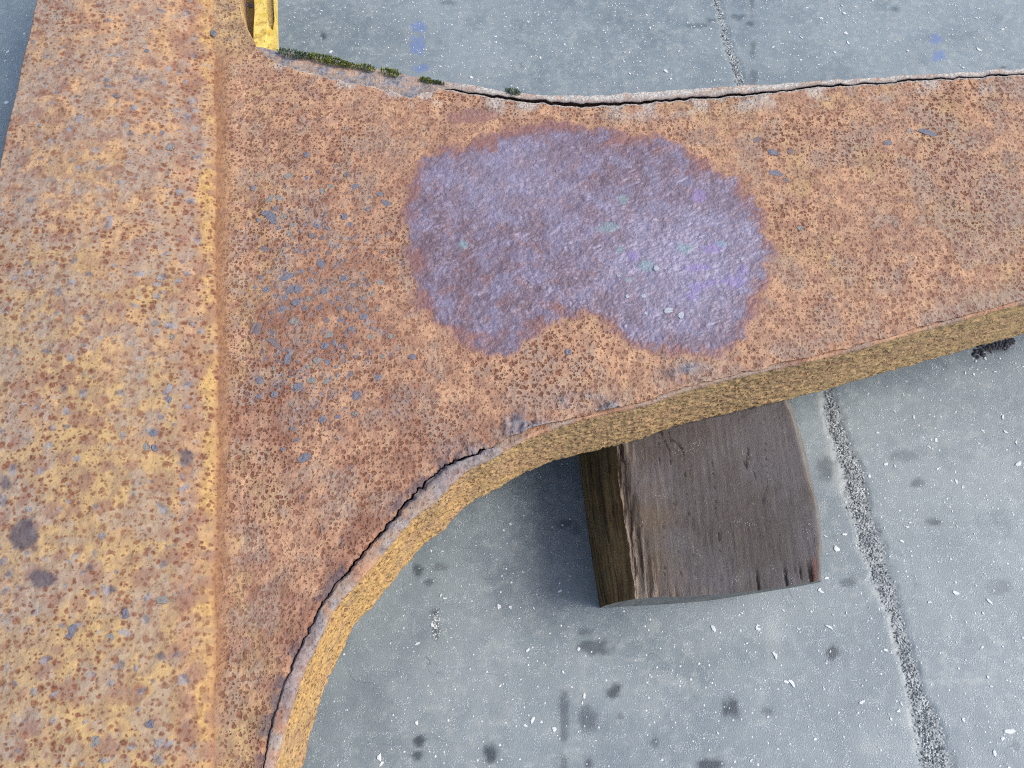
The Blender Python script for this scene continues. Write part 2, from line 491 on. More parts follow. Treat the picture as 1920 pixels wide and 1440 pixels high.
for sx, sy, rx, ry in [(787, 50, 15, 9), (783, 85, 13, 18), (788, 128, 17, 7), (1755, 72, 11, 12), (1760, 105, 13, 10)]:
    q = np.hypot((FPX - sx) / rx, (FPY - sy) / ry) + (edge_n - 0.5) * 1.2
    blue = np.maximum(blue, 0.7 * sm(1.15, 0.8, q))
scuff = 0.55 * lip + 0.35 * blob(FPX, FPY, 1280, 1275, 70, 60) * sm(0.42, 0.62, fbm(FX * 90, FY * 90, 41, 3))
scuff += 0.3 * sm(0.58, 0.72, fbm(FX * 110, FY * 110, 43, 4)) * sm(0.5, 0.66, fbm(FX * 6, FY * 6, 44, 4))
scuff += 0.4 * blob(FPX, FPY, 1450, 1190, 14, 45) + 0.3 * blob(FPX, FPY, 1630, 1400, 30, 16) + 0.3 * blob(FPX, FPY, 1790, 1278, 70, 4)
P = np.stack([FX, FY, FZ], -1)
floor = grid_obj('concrete_floor', P, CONC, None,
                 dict(crack=crack, stain=np.clip(stain, 0, 1), blue=blue, scuff=np.clip(scuff, 0, 0.8)))
set_props(floor, 'blue grey trowelled concrete floor with dark drips and a crumbling crack', 'floor', kind='structure')

# ================================================================== THE RUSTED STEEL FRAME
ZT = 0.300                                    # top of the arm
frame = bpy.data.objects.new('rusted_steel_frame', None)
frame.location = (-0.1, 0.55, 0.0)
link(frame)
set_props(frame, 'pitted rusty steel box frame with curved arm, cracked seams and an oily purple patch', 'steel frame')

# paired outlines in picture units: C = seam along the lower edge, E = outer lower edge, O = opposite edge (left weld, then upper seam)
C = [(455, 1750), (484, 1500), (497, 1403), (507, 1353), (520, 1307), (540, 1260), (560, 1213), (580, 1173), (600, 1133), (640, 1078),
     (690, 1020), (742, 960), (780, 917), (820, 880), (853, 860), (880, 853), (900, 843), (918, 838), (960, 812), (1023, 787),
     (1073, 770), (1140, 753), (1207, 738), (1273, 713), (1363, 690), (1440, 673), (1580, 640), (1747, 593), (1917, 547), (2300, 443), (2700, 335)]
E = [(480, 1750), (503, 1500), (524, 1403), (537, 1353), (550, 1310), (569, 1258), (591, 1213), (610, 1173), (632, 1133), (674, 1088),
     (722, 1030), (775, 970), (813, 942), (848, 905), (880, 878), (905, 866), (925, 856), (942, 846), (978, 825), (1030, 804),
     (1080, 788), (1146, 772), (1212, 757), (1280, 733), (1367, 709), (1444, 692), (1584, 659), (1751, 612), (1921, 566), (2304, 462), (2704, 354)]
O = [(425, 1750), (425, 1500), (425, 1395), (425, 1330), (425, 1265), (425, 1190), (425, 1115), (425, 1040), (425, 960), (425, 840),
     (425, 690), (425, 520), (425, 380), (425, 220), (425, 75), (482, 95), (535, 124), (600, 141), (700, 163), (768, 181),
     (826, 165), (960, 188), (1090, 199), (1180, 195), (1290, 186), (1400, 177), (1560, 161), (1740, 149), (1917, 139), (2300, 112), (2700, 84)]
GAP = [.001, .003, .0045, .0032, .003, .003, .004, .004, .0045, .005, .0055, .005, .005, .0048, .004, .003, .003, .0015] + [-.004] * 13
DEPTH = [.125] * 31
for i_ in range(18, len(C)):
    k_ = min(1.0, (i_ - 17) / 3.0)
    C[i_] = (C[i_][0] * (1 - k_) + (E[i_][0] - 2) * k_, C[i_][1] * (1 - k_) + (E[i_][1] - 6) * k_)
C_, E_, O_ = np.array(C, float), np.array(E, float), np.array(O, float)
seg = np.maximum(np.hypot(*(C_[1:] - C_[:-1]).T), np.hypot(*(O_[1:] - O_[:-1]).T))
seg = np.where((np.arange(len(seg)) == 0) | (np.arange(len(seg)) >= 28), seg * 0.35, seg)
cum = np.concatenate([[0], np.cumsum(seg)])
NU = 860
T = np.interp(np.linspace(0, cum[-1], NU), cum, np.arange(len(cum)))
Cp, Ep, Op = catmull(C, T), catmull(E, T), lin(O, T)
arc = np.linspace(0, cum[-1], NU)
jit = (fbm(arc / 20.0, arc * 0, 51, 5) - 0.5)[:, None]
nrmC = np.gradient(Cp, axis=0); nrmC = np.stack([-nrmC[:, 1], nrmC[:, 0]], -1) / (np.linalg.norm(nrmC, axis=1)[:, None] + 1e-9)
Cp = Cp + nrmC * jit * 9.0
wall_j = (fbm(arc / 14.0, arc * 0, 52, 3) - 0.5)
north = (T >= 15)
Op[:, 1] += np.where(north, wall_j * np.where(Op[:, 0] < 830, 11, 6), 0)
GAP = [g * 0.5 * min(1.0, 0.15 + i_ * 0.085) if g > 0 else g for i_, g in enumerate(GAP)]
gap = lin(GAP, T) * np.where(lin(GAP, T) > 0, 0.55 + 0.9 * fbm(arc / 30.0, arc * 0, 53, 3), 1)
depth = lin(DEPTH, T)

PATCH = [(775, 330), (800, 300), (840, 275), (900, 250), (960, 234), (1060, 228), (1150, 240), (1230, 262), (1300, 288), (1345, 318), (1390, 338),
         (1415, 370), (1435, 420), (1448, 480), (1440, 540), (1412, 590), (1395, 640), (1360, 665), (1290, 668), (1215, 658), (1165, 635),
         (1135, 602), (1100, 590), (1060, 598), (1030, 625), (990, 650), (945, 666), (890, 655), (840, 632), (800, 590), (775, 550), (765, 480), (762, 400)]

FILMS = [(1310, 368, 13, 12, 'v'), (1347, 464, 16, 9, 'v'), (1328, 468, 12, 10, 'v'), (1186, 481, 12, 9, 'v'), (1212, 497, 12, 10, 't'), (1162, 468, 8, 6, 't'), (1177, 525, 6, 5, 't'), (1283, 466, 18, 9, 't'),
         (1305, 503, 20, 8, 'v'), (1378, 527, 22, 11, 'v'), (1392, 510, 10, 12, 'v'), (1334, 530, 10, 8, 'v'), (1308, 540, 14, 9, 'v'), (1295, 558, 8, 8, 'v'), (1168, 376, 8, 11, 't'), (870, 460, 9, 9, 't'),
         (1140, 428, 18, 8, 't'), (1354, 458, 9, 6, 't')]

def pits(X, Y, cell, seed, keep, r0=0.16, r1=0.46, soft=0.5):
    wx = X + (fbm(X / cell * 0.9, Y / cell * 0.9, seed + 40, 3) - 0.5) * cell * 0.9
    wy = Y + (fbm(X / cell * 0.9, Y / cell * 0.9, seed + 60, 3) - 0.5) * cell * 0.9
    d, d2, r = worley(wx / cell, wy / cell, seed)
    rr = r0 + (r1 - r0) * ((r * 7.13) % 1.0) ** 1.4
    return sm(rr, rr * soft, d) * (((r * 3.77) % 1.0) < keep)

def blotch(X, Y, cell, seed, lo, hi, o=4):
    q = fbm(X / cell, Y / cell, seed, o)
    return sm(lo, hi, q)

def arm_fields(X, Y, px, py):
    z = {}
    sd = poly_sd(px, py, PATCH) + (fbm(X * 40, Y * 40, 71, 5) - 0.5) * 40 + (fbm(X * 130, Y * 130, 171, 3) - 0.5) * 26
    patch = sm(-10, 10, sd)
    patch = np.maximum(patch, 0.75 * sm(0.35, 0.7, blob(px, py, 885, 218, 62, 16) + (fbm(X * 90, Y * 90, 72, 3) - 0.5) * 0.7))
    core = sm(-2, 30, sd + (fbm(X * 35, Y * 35, 73, 3) - 0.5) * 70)
    p1 = pits(X, Y, 0.0105, 1, 0.62)
    p2 = pits(X, Y, 0.0062, 2, 0.5)
    p3 = pits(X, Y, 0.018, 3, 0.28, 0.2, 0.5, 0.7)
    dens = 0.55 + 0.45 * sm(0.2, 0.8, fbm(X * 13, Y * 13, 74, 4))
    pit = np.clip(dens, 0, 1)
    lower = sm(560, 1000, py + (900 - px) * 0.25) * sm(1150, 700, px)
    mau = np.clip(0.95 * lower + 0.75 * blob(px, py, 600, 570, 170, 270) + 0.45 * p3, 0, 0.9) * sm(0.3, 0.62, fbm(X * 26, Y * 26, 75, 4))
    mau = 0.8 * mau + 0.25 * sm(0.54, 0.68, fbm(X * 40, Y * 26, 76, 4))
    sl = pits(X, Y, 0.019, 4, 0.5, 0.2, 0.42, 0.6) * np.clip(0.15 + 1.0 * blob(px, py, 600, 590, 150, 270), 0, 1) * sm(0.4, 0.55, fbm(X * 30, Y * 30, 77, 3))
    weldband = blob(px, py, 470, py, 60, 1)
    # rough grey lumps along the lower edge
    lump = np.maximum.reduce([blob(px, py, 975, 800, 34, 26), 0.8 * blob(px, py, 1010, 805, 50, 16), 0.9 * blob(px, py, 1290, 697, 34, 18),
                              0.8 * blob(px, py, 1085, 752, 42, 13), 0.8 * blob(px, py, 1150, 766, 30, 12), 0.5 * blob(px, py, 880, 850, 60, 22)])
    lump = np.clip(1.35 * lump * sm(0.25, 0.55, fbm(X * 50, Y * 50, 78, 4)), 0, 1)
    zone = blob(px, py, 590, 580, 130, 250)
    sl2 = pits(X, Y, 0.0095, 6, 0.55, 0.2, 0.45, 0.5) * sm(0.25, 0.7, zone)
    slate = np.clip(sl * 0.6 + 0.65 * sl2 + lump * 0.75, 0, 0.9)
    yel = 0.45 * sm(0.5, 0.7, fbm(X * 20, Y * 20, 79, 4)) * sm(900, 1500, px) + 0.8 * sm(1230, 1420, py) * sm(0.35, 0.6, fbm(X * 38, Y * 20, 80, 4))
    yel += 0.5 * weldband * sm(0.48, 0.62, fbm(X * 50, Y * 50, 81, 4)) + 0.6 * sm(150, 20, py) * sm(560, 470, px)
    gry = 0.5 * sm(0.52, 0.68, fbm(X * 30, Y * 30, 82, 4)) + 0.35 * sm(1500, 1900, px) * sm(0.4, 0.6, fbm(X * 18, Y * 18, 83, 4))
    h = 0.0016 * (fbm(X * 40, Y * 40, 84, 3) - 0.5) + 0.0018 * (fbm(X * 105, Y * 105, 85, 2) - 0.5)
    h -= 0.0005 * p1 * np.clip(dens, 0, 1) + 0.0004 * p2 - 0.0004 * p3
    wq = (fbm(X * 120, Y * 120, 86, 2) - 0.5) * 0.8
    q = fbm(X * 46 + wq * 0.4, Y * 56 + wq * 0.4, 88, 3) * 9
    fq = q - np.floor(q)
    scales = 0.0021 * (sm(0.0, 0.3, fq) - fq) + 0.0020 * (fbm(X * 105, Y * 105, 89, 2) - 0.5)
    film = np.zeros_like(X); vio = np.zeros_like(X); tea = np.zeros_like(X)
    fe = fbm(X * 150, Y * 150, 99, 3) - 0.5
    for sx, sy, rx, ry, kk in FILMS:
        g = sm(1.15, 0.85, np.hypot((px - sx) / rx, (py - sy) / ry) + fe * 1.5)
        film = np.maximum(film, g)
        if kk == 'v':
            vio = np.maximum(vio, g)
        else:
            tea = np.maximum(tea, g)
    scales = scales * (1 - 0.8 * film) + 0.001 * film
    h = h * (1 - 0.6 * patch) + patch * scales
    h += lump * (0.002 + 0.012 * (fbm(X * 110, Y * 110, 90, 3) - 0.35))
    fleck = patch * core * sm(0.45, 0.1, fq) * sm(0.46, 0.6, fbm(X * 60, Y * 60, 98, 3)) * (1 - film) * (0.6 + 0.5 * blob(px, py, 1270, 500, 220, 150))
    glint = np.clip(0.75 * blob(px, py, 1290, 500, 170, 130) + 0.5 * blob(px, py, 960, 330, 120, 90), 0, .8) * core
    return h, dict(fleck=fleck, glint=glint, violet=vio * 0.5, teal=tea * 0.45, smooth=patch, patch=patch, patch_core=core * patch, pit=pit, mau=np.clip(mau, 0, .85), slate=slate * (1 - 0.7 * patch),
                   yel=np.clip(yel, 0, .9), gry=np.clip(gry, 0, .7) * (1 - lump), dark=0 * X, pale=0 * X, olive=0 * X)

# --- top plate of the arm
NV = 320
vv = np.linspace(0, 1, NV)
Cw, Ow = at(Cp[:, 0], Cp[:, 1], ZT), at(Op[:, 0], Op[:, 1], ZT)
P = Cw[:, None] * (1 - vv[None, :, None]) + Ow[:, None] * vv[None, :, None]
PX, PY = pix(P)
X, Y = P[..., 0], P[..., 1]
h, A = arm_fields(X, Y, PX, PY)
dN = np.linalg.norm(P - Ow[:, None], axis=-1)          # distance to the upper seam
nor = sm(14.6, 16, T)[:, None]
pl = nor * sm(0.045, 0.004, dN) * sm(0.46, 0.66, fbm(X * 40, Y * 40, 91, 5)) * 0.8
pl = np.maximum(pl * 0.75, nor * 0.9 * sm(0.0045, 0.001, dN))
A['pale'] = np.clip(pl, 0, .9)
dS = np.linalg.norm(P - Cw[:, None], axis=-1)
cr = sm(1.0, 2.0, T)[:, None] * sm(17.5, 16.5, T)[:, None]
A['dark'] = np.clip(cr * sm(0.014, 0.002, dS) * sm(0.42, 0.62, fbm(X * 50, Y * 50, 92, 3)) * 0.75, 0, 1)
A['mau'] = np.maximum(A['mau'], 0.7 * sm(0.06, 0.01, dS) * sm(0.35, 0.6, fbm(X * 30, Y * 30, 93, 4)) * (PX < 1000))
A['gry'] = np.maximum(A['gry'], 0.75 * sm(0.05, 0.005, dS) * sm(0.4, 0.62, fbm(X * 34, Y * 24, 94, 4)) * (PX > 980))
P[..., 2] += h
P[..., 2] -= 0.0022 * sm(0.004, 0.0, dS) * cr + 0.0015 * sm(0.004, 0.0, dN) * nor
def skirt(Pe, Q, dn=0.0007):
    out = Pe - Q
    out[:, 2] = 0
    out = out / (np.linalg.norm(out, axis=1)[:, None] + 1e-9)
    a = Pe + out * dn; a[:, 2] -= 0.0012
    b = a - out * 0.03; b[:, 2] = Pe[:, 2] - 0.012
    return a, b
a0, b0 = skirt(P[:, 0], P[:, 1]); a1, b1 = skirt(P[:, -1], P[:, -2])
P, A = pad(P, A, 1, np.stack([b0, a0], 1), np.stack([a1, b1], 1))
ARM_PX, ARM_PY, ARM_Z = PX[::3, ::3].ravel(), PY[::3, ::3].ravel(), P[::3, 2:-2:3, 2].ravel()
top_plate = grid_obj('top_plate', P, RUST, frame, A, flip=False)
set_props(top_plate, 'tan and orange pitted top plate with a purple oily patch')

# --- curved side plate along the lower edge: seam edge, rounded corner, outer wall
Ew = at(Ep[:, 0], Ep[:, 1], ZT)
tang = np.gradient(Ew, axis=0)
tang /= np.linalg.norm(tang, axis=1)[:, None]
out = np.stack([tang[:, 1], -tang[:, 0], 0 * tang[:, 0]], -1)
k = np.ones(15) / 15
out = np.stack([np.convolve(np.pad(out[:, i], 7, mode='edge'), k, 'valid') for i in range(3)], -1)
out /= np.linalg.norm(out, axis=1)[:, None]
dirS = Ew - Cw; wS = np.linalg.norm(dirS, axis=1); dirS /= wS[:, None]
inner = Cw + dirS * gap[:, None]
rows, kind_s, down = [], [], []
NS, R = 14, 0.0075
strip_in = inner
strip_out = Ew - out * R
for s in np.linspace(0, 1, NS):
    rows.append(strip_in * (1 - s) + strip_out * s); kind_s.append(s)
for ang in np.linspace(0, math.pi / 2, 7)[1:]:
    q = strip_out + out * (R * math.sin(ang)); q = q.copy(); q[:, 2] -= R * (1 - math.cos(ang)); rows.append(q); kind_s.append(1 + ang)
NW = 62
for s in np.linspace(0, 1, NW)[1:]:
    q = Ew.copy(); q[:, 2] -= R + (depth - R) * s; rows.append(q); kind_s.append(3 + s)
for s in (0.004, 0.05):
    q = Ew - out * s; q = q.copy(); q[:, 2] -= depth + 0.002; rows.append(q); kind_s.append(5)
P = np.stack(rows, 1)
ks = np.array(kind_s)[None, :]
U = np.concatenate([[0], np.cumsum(np.linalg.norm(np.diff(Ew, axis=0), axis=1))])[:, None] + 0 * ks
L = np.where(ks >= 3, (ks - 3) * depth[:, None] + 0.05, np.minimum(ks, 1) * 0.03 + 0 * U)
wall = sm(2.2, 2.9, ks) + 0 * U
q1 = pits(U, L, 0.0085, 11, 0.7, 0.18, 0.5)
q2 = pits(U * 0.8, L, 0.005, 12, 0.6, 0.2, 0.5)
hw = 0.0034 * (fbm(U * 120, L * 150, 13, 2) - 0.5) - 0.0020 * q1 - 0.0012 * q2 + 0.001 * (fbm(U * 25, L * 25, 14, 3) - 0.5)
hs = 0.0028 * (fbm(P[..., 0] * 70, P[..., 1] * 70, 15, 4) - 0.5) - 0.0012
cracked = (sm(17.6, 16.6, T) * sm(0.6, 1.4, T))[:, None]
up = sm(1.0, 0.6, ks)
P[..., 2] -= 0.0022 * (1 - cracked) * sm(2.0, 1.0, ks)
P[..., 2] += hs * sm(2.0, 1.2, ks) - cracked * 0.003 * sm(0.35, 0.0, ks)
P += out[:, None] * (hw * wall)[..., None]
f = fbm(P[..., 0] * 45, P[..., 1] * 45, 16, 4)
down_t = np.clip((ks - 3), 0, 1) + 0 * U
right_t = sm(700, 1250, Ep[:, 0])[:, None]
A = dict(yel=np.clip(wall * (1 - 0.75 * right_t * sm(0.1, 0.6, down_t)) * (0.55 + 0.5 * sm(0.35, 0.6, fbm(U * 30, L * 30, 17, 3))), 0, .92),
         gold=np.clip(wall * (1 - right_t) * (0.25 + 0.6 * sm(0.4, 0.6, fbm(U * 24, L * 24, 23, 3))), 0, .8),
         olive=np.clip(wall * right_t * (0.35 + 0.6 * down_t), 0, .9),
         mau=np.clip((1 - wall) * 0.7 * sm(0.35, 0.6, f) + wall * 0.8 * sm(0.32, 0.0, down_t + 0.3 * (fbm(U * 40, L * 40, 18, 3) - 0.5)) * sm(3, 3.02, ks) * right_t, 0, .8),
         gry=np.clip((1 - wall) * 0.85 * sm(0.42, 0.56, fbm(P[..., 0] * 30, P[..., 1] * 30, 19, 4)), 0, .85),
         pale=np.clip((1 - wall) * 0.22 * cracked * sm(0.5, 0.66, f), 0, .6),
         slate=np.clip((1 - wall) * cracked * 0.55 * sm(0.46, 0.6, fbm(P[..., 0] * 38, P[..., 1] * 38, 24, 4)), 0, .6),
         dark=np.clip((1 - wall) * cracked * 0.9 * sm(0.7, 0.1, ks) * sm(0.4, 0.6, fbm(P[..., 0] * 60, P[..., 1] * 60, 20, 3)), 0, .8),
         pit=0.8 * wall + (1 - wall) * 0.45)
i0 = P[:, 0].copy(); i1 = i0.copy(); i0[:, 2] -= 0.0012; i1 += dirS * np.minimum(wS * 0.6, 0.02)[:, None]; i1[:, 2] -= 0.012
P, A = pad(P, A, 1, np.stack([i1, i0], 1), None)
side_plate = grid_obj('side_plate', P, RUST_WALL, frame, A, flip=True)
set_props(side_plate, 'yellow ochre pitted side wall along the curved lower edge')

# --- back plate along the upper seam
sel = np.where(T >= 14.9)[0]
Tn = T[sel]
On = Op[sel]
NOUT = np.array([(440, 78), (480, 86), (525, 93), (640, 112), (750, 136), (850, 152), (940, 168), (1000, 175), (1100, 177), (1200, 170), (1300, 164),
                 (1400, 157), (1650, 143), (1920, 127), (2300, 104), (2720, 76)], float)
gpx = np.interp(On[:, 0], [480, 815, 850, 960, 1090, 1180, 1290, 1400, 1560, 1740, 1917, 2700], [-7, -5, 2, 4.5, 5.5, 4.5, 3.4, 3, 2.5, 2, 1.8, 1.6])
zz = np.interp(On[:, 0], [480, 800, 860, 2700], [0.292, 0.293, 0.2985, 0.2985])
inn = at(On[:, 0], On[:, 1] - gpx, zz)
outx = On[:, 0] + 2
outy = np.interp(outx, NOUT[:, 0], NOUT[:, 1]) + (fbm(On[:, 0] / 18, On[:, 0] * 0, 54, 3) - 0.5) * 5
ou = at(outx, outy, zz)
rows = []
for s in np.linspace(0, 1, 16):
    rows.append(inn * (1 - s) + ou * s)
NN = 16
for s in (0.003, 0.02, 0.06, 0.11):
    q = ou.copy(); q[:, 1] += 0.0015; q[:, 2] -= s; rows.append(q)
P = np.stack(rows, 1)
sv = np.concatenate([np.linspace(0, 1, 16), [1, 1, 1, 1]])[None, :] + 0 * P[..., 0]
topm = np.concatenate([np.ones(16), [0.5, 0, 0, 0]])[None, :]
P[..., 2] += topm * (0.004 * (fbm(P[..., 0] * 60, P[..., 1] * 90, 55, 4) - 0.5) - 0.003 * sm(0.8, 1.0, sv))
f = fbm(P[..., 0] * 70, P[..., 1] * 110, 56, 4)
OX = On[:, 0][:, None]
A = dict(pale=np.clip(topm * (0.35 + 0.65 * sm(0.3, 0.55, f)) * (0.45 + 0.55 * sm(0.2, 0.5, sv)) * (0.25 + 0.75 * sm(800, 900, OX)), 0, .9),
         gry=np.clip(topm * 0.8 * sm(0.6, 0.3, sv) + 0 * sv, 0, .9),
         slate=np.clip(topm * sm(0.62, 0.35, f) * sm(900, 780, OX) * 0.9, 0, .9),
         mau=np.clip(0.4 * (1 - topm) + 0.35 * topm * sm(950, 1050, OX) * sm(1300, 1100, OX), 0, 1), pit=0.25 + 0.0 * sv,
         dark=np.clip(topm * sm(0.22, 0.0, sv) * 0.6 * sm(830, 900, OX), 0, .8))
j0 = P[:, 0].copy(); j1 = j0.copy(); j0[:, 2] -= 0.0012; j1[:, 1] += 0.012; j1[:, 2] -= 0.012
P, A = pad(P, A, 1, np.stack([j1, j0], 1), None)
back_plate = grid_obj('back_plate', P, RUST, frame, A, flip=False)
set_props(back_plate, 'pale grey weathered plate edge beyond the upper seam')

# --- underside that closes the arm
P = np.stack([Ew - out * 0.02, 0.5 * (Ew + Ow), Ow], 1)[::12]
P[..., 2] = ZT - depth[::12, None] + 0.006
grid_obj('bottom_plate', P, RUST, frame, dict(mau=np.full(P.shape[:2], 0.6)), flip=True)

# --- main box to the left: sloping face that rises towards the left
NUx, NVy = 250, 640
yy = np.concatenate([np.linspace(-320, -20, 30), np.linspace(-18, 1460, NVy - 60), np.linspace(1470, 1800, 30)])
xl = 70 - 0.2258 * yy + 3 * (fbm(yy / 60, yy * 0, 61, 3) - 0.5)
xr = 387 + 13 * (fbm(yy / 45, yy * 0, 62, 5) - 0.5) - 9 * sm(700, 1400, yy)
Lw, Rw = at(xl, yy, 0.352), at(xr, yy, 0.3125)
uu = np.linspace(0, 1, NUx)
P = Lw[:, None] * (1 - uu[None, :, None]) + Rw[:, None] * uu[None, :, None]
P[..., 2] += 0.010 * np.sin(uu * math.pi)[None, :]
PX, PY = pix(P)
X, Y = P[..., 0], P[..., 1]
p1 = pits(X, Y, 0.0140, 101, 0.62, 0.18, 0.5, 0.55)
p2 = pits(X, Y, 0.0075, 102, 0.45, 0.2, 0.5, 0.5)
p3 = pits(X, Y, 0.021, 103, 0.4, 0.2, 0.5, 0.75)
band = sm(322, 345, PX + 14 * (fbm(X * 40, Y * 40, 63, 3) - 0.5)) * sm(398, 372, PX)
ridge = sm(360, 396, PX + 50 * (fbm(X * 50, Y * 50, 64, 4) - 0.5) + 9 * sm(700, 1400, PY))
fl = fbm(X * 16, Y * 16, 65, 4)
gy = pits(X, Y, 0.026, 104, 0.7, 0.2, 0.56, 0.75) * sm(0.35, 0.6, fbm(X * 30, Y * 30, 66, 3))
dk = np.maximum.reduce([blob(PX, PY, 45, 1003, 30, 36), blob(PX, PY, 76, 1083, 30, 26) * 0.8, 0.75 * blob(PX, PY, 350, 860, 22, 20), 0.6 * blob(PX, PY, 168, 1065, 14, 12),
                        0.6 * blob(PX, PY, 212, 1105, 16, 14), 0.6 * blob(PX, PY, 12, 905, 18, 24), 0.6 * blob(PX, PY, 300, 1230, 14, 14), 0.5 * blob(PX, PY, 118, 726, 16, 20)])
dk = sm(0.3, 0.62, dk + 0.5 * (fbm(X * 90, Y * 90, 67, 3) - 0.5)) * 0.8
sl = pits(X, Y, 0.019, 105, 0.3, 0.14, 0.34, 0.6)
yel = np.clip(0.55 + 0.35 * sm(0.3, 0.6, fl + 0.3 * sm(400, 1300, PY) - 0.06), 0, .92) * (1 - 0.65 * band) * (0.55 + 0.45 * sm(150, 700, PY))
gold = ridge * sm(0.38, 0.56, fbm(X * 34, Y * 26, 125, 4) + 0.07) * 0.85
b4 = blotch(X, Y, 0.030, 134, 0.54, 0.64, 4)
gy = np.maximum(gy * 0.75, 0.75 * b4)
A = dict(pit=np.clip(0.6 + 0.4 * sm(0.2, 0.75, fbm(X * 11, Y * 11, 68, 4)), 0, .97), yel=yel, gold=gold,
         mau=np.clip(0.8 * p3 * (1 - 0.6 * ridge) + 0.75 * band * (1 - ridge) * sm(0.3, 0.55, fbm(X * 40, Y * 40, 69, 4)), 0, .85),
         gry=np.clip(0.8 * gy + 0.5 * sm(0.5, 0.7, fbm(X * 24, Y * 24, 70, 4)) * sm(900, 300, PY) + 0.3 * sm(160, 0, PX), 0, .8) * (1 - ridge),
         slate=np.clip(sl * 0.7, 0, 1) * (1 - ridge), dark=dk, pale=0 * X, olive=0 * X)
P[..., 2] += 0.0016 * (fbm(X * 35, Y * 35, 111, 3) - 0.5) + 0.0018 * (fbm(X * 95, Y * 95, 112, 2) - 0.5) - 0.0006 * p1 - 0.0004 * p2
P[..., 2] += ridge * 0.0022 * (fbm(X * 80, Y * 60, 113, 3) - 0.5)
# fold over: left wall and right nose
l1 = P[:, 0].copy(); l1[:, 0] -= 0.004; l1[:, 2] -= 0.005
l2 = l1.copy(); l2[:, 0] -= 0.002; l2[:, 2] -= 0.02
l3 = l2.copy(); l3[:, 2] = 0.02
rr_ = []
for dxm, dz in ((0.004, -0.0008), (0.008, -0.0026), (0.011, -0.006), (0.013, -0.02)):
    q = P[:, -1].copy(); q[:, 0] += dxm + 0.0016 * (fbm(Y[:, -1] * 90, Y[:, -1] * 0 + dz * 300, 114, 4) - 0.5); q[:, 2] += dz; rr_.append(q)
P, A = pad(P, A, 1, np.stack([l3, l2, l1], 1), np.stack(rr_, 1))
A['umber'] = np.zeros_like(A['yel'])
for i_, (g_, u_) in enumerate(((1, .0), (.8, .2), (.4, .6), (0, .9))):
    A['gold'][:, i_ - 4] *= g_
    A['umber'][:, i_ - 4] = u_
box = grid_obj('main_box', P, RUST_WIDE, frame, A, flip=True)
set_props(box, 'wide face speckled yellow, brown and grey, left of the weld')

# --- weld between box and arm, with the neck above the arm's corner
NX = 46
wl = xr + 1
wr = np.interp(yy, [-320, 0, 40, 75, 92, 125, 300, 1900], [440, 447, 456, 475, 481, 470, 468, 462]) + 5 * (fbm(yy / 30, yy * 0, 115, 3) - 0.5)
LwA, RwA = at(wl, yy, 0.3065), at(wr, yy, 0.3004)
uu = np.linspace(0, 1, NX)
P = LwA[:, None] * (1 - uu[None, :, None]) + RwA[:, None] * uu[None, :, None]
X, Y = P[..., 0], P[..., 1]
neck = sm(140, 60, yy)[:, None]
P[..., 2] = 0.3000 + 0.0072 * (1 - uu[None, :]) ** 2.0 + 0.0018 * (1 - uu[None, :]) + neck * 0.001
P[..., 2] -= (1 - neck) * 0.0035 * sm(0.85, 1.0, uu)[None, :]
rip = fbm(X * 55 + Y * 60, Y * 55 - X * 60, 116, 4)
P[..., 2] += 0.0022 * (rip - 0.5) * (0.4 + uu[None, :] * 0.8 + neck) + 0.0008 * (fbm(X * 160, Y * 160, 117, 3) - 0.5)
wp = pits(X, Y, 0.010, 118, 0.4) * sm(0.45, 0.9, uu[None, :] + 0 * X)
PX, PY = pix(P)
A = dict(mau=np.clip(0.25 + 0.3 * sm(0.35, 0.6, rip) - 0.4 * neck, 0, .8) + 0 * X, umber=np.clip(0.85 * (1 - neck) + 0.0 * X, 0, 1) * sm(0.9, 0.4, uu)[None, :] * (1 - .7 * sm(1250, 1400, PY)),
         yel=np.clip(0.32 + 0.5 * sm(0.42, 0.62, rip) * sm(0.35, 0.9, uu)[None, :] + 0.5 * neck + 0.6 * sm(1280, 1400, PY) * sm(0.4, 0.6, fbm(X * 40, Y * 22, 119, 3)), 0, .85),
         pit=np.clip(0.1 + 0.8 * sm(0.2, 0.7, uu)[None, :] + 0 * X + 0.4 * neck, 0, .8), gry=0.3 * sm(0.55, 0.7, fbm(X * 60, Y * 60, 120, 3)), dark=0 * X, slate=0 * X, pale=0 * X)
bl = (sm(0.2, 0.75, uu + 0.0)[None, :] + 0.35 * (fbm(X * 60, Y * 60, 121, 3) - 0.5) * np.sin(uu * math.pi)[None, :]).clip(0, 1) * (1 - neck)
hA, AA = arm_fields(X, Y, PX, PY)
A = {k_: np.broadcast_to(A.get(k_, 0.0), X.shape) * (1 - bl) + AA.get(k_, 0.0) * bl for k_ in set(A) | set(AA)}
P[..., 2] += hA * bl
e1 = P[:, -1].copy(); e1[:, 0] += 0.001; e1[:, 2] -= 0.003
e2 = e1.copy(); e2[:, 0] -= 0.004; e2[:, 2] -= 0.09
P, A = pad(P, A, 1, None, np.stack([e1, e2], 1))
weld = grid_obj('weld_seam', P, RUST, frame, A, flip=True)
set_props(weld, 'smooth brown fillet weld running between box and arm')

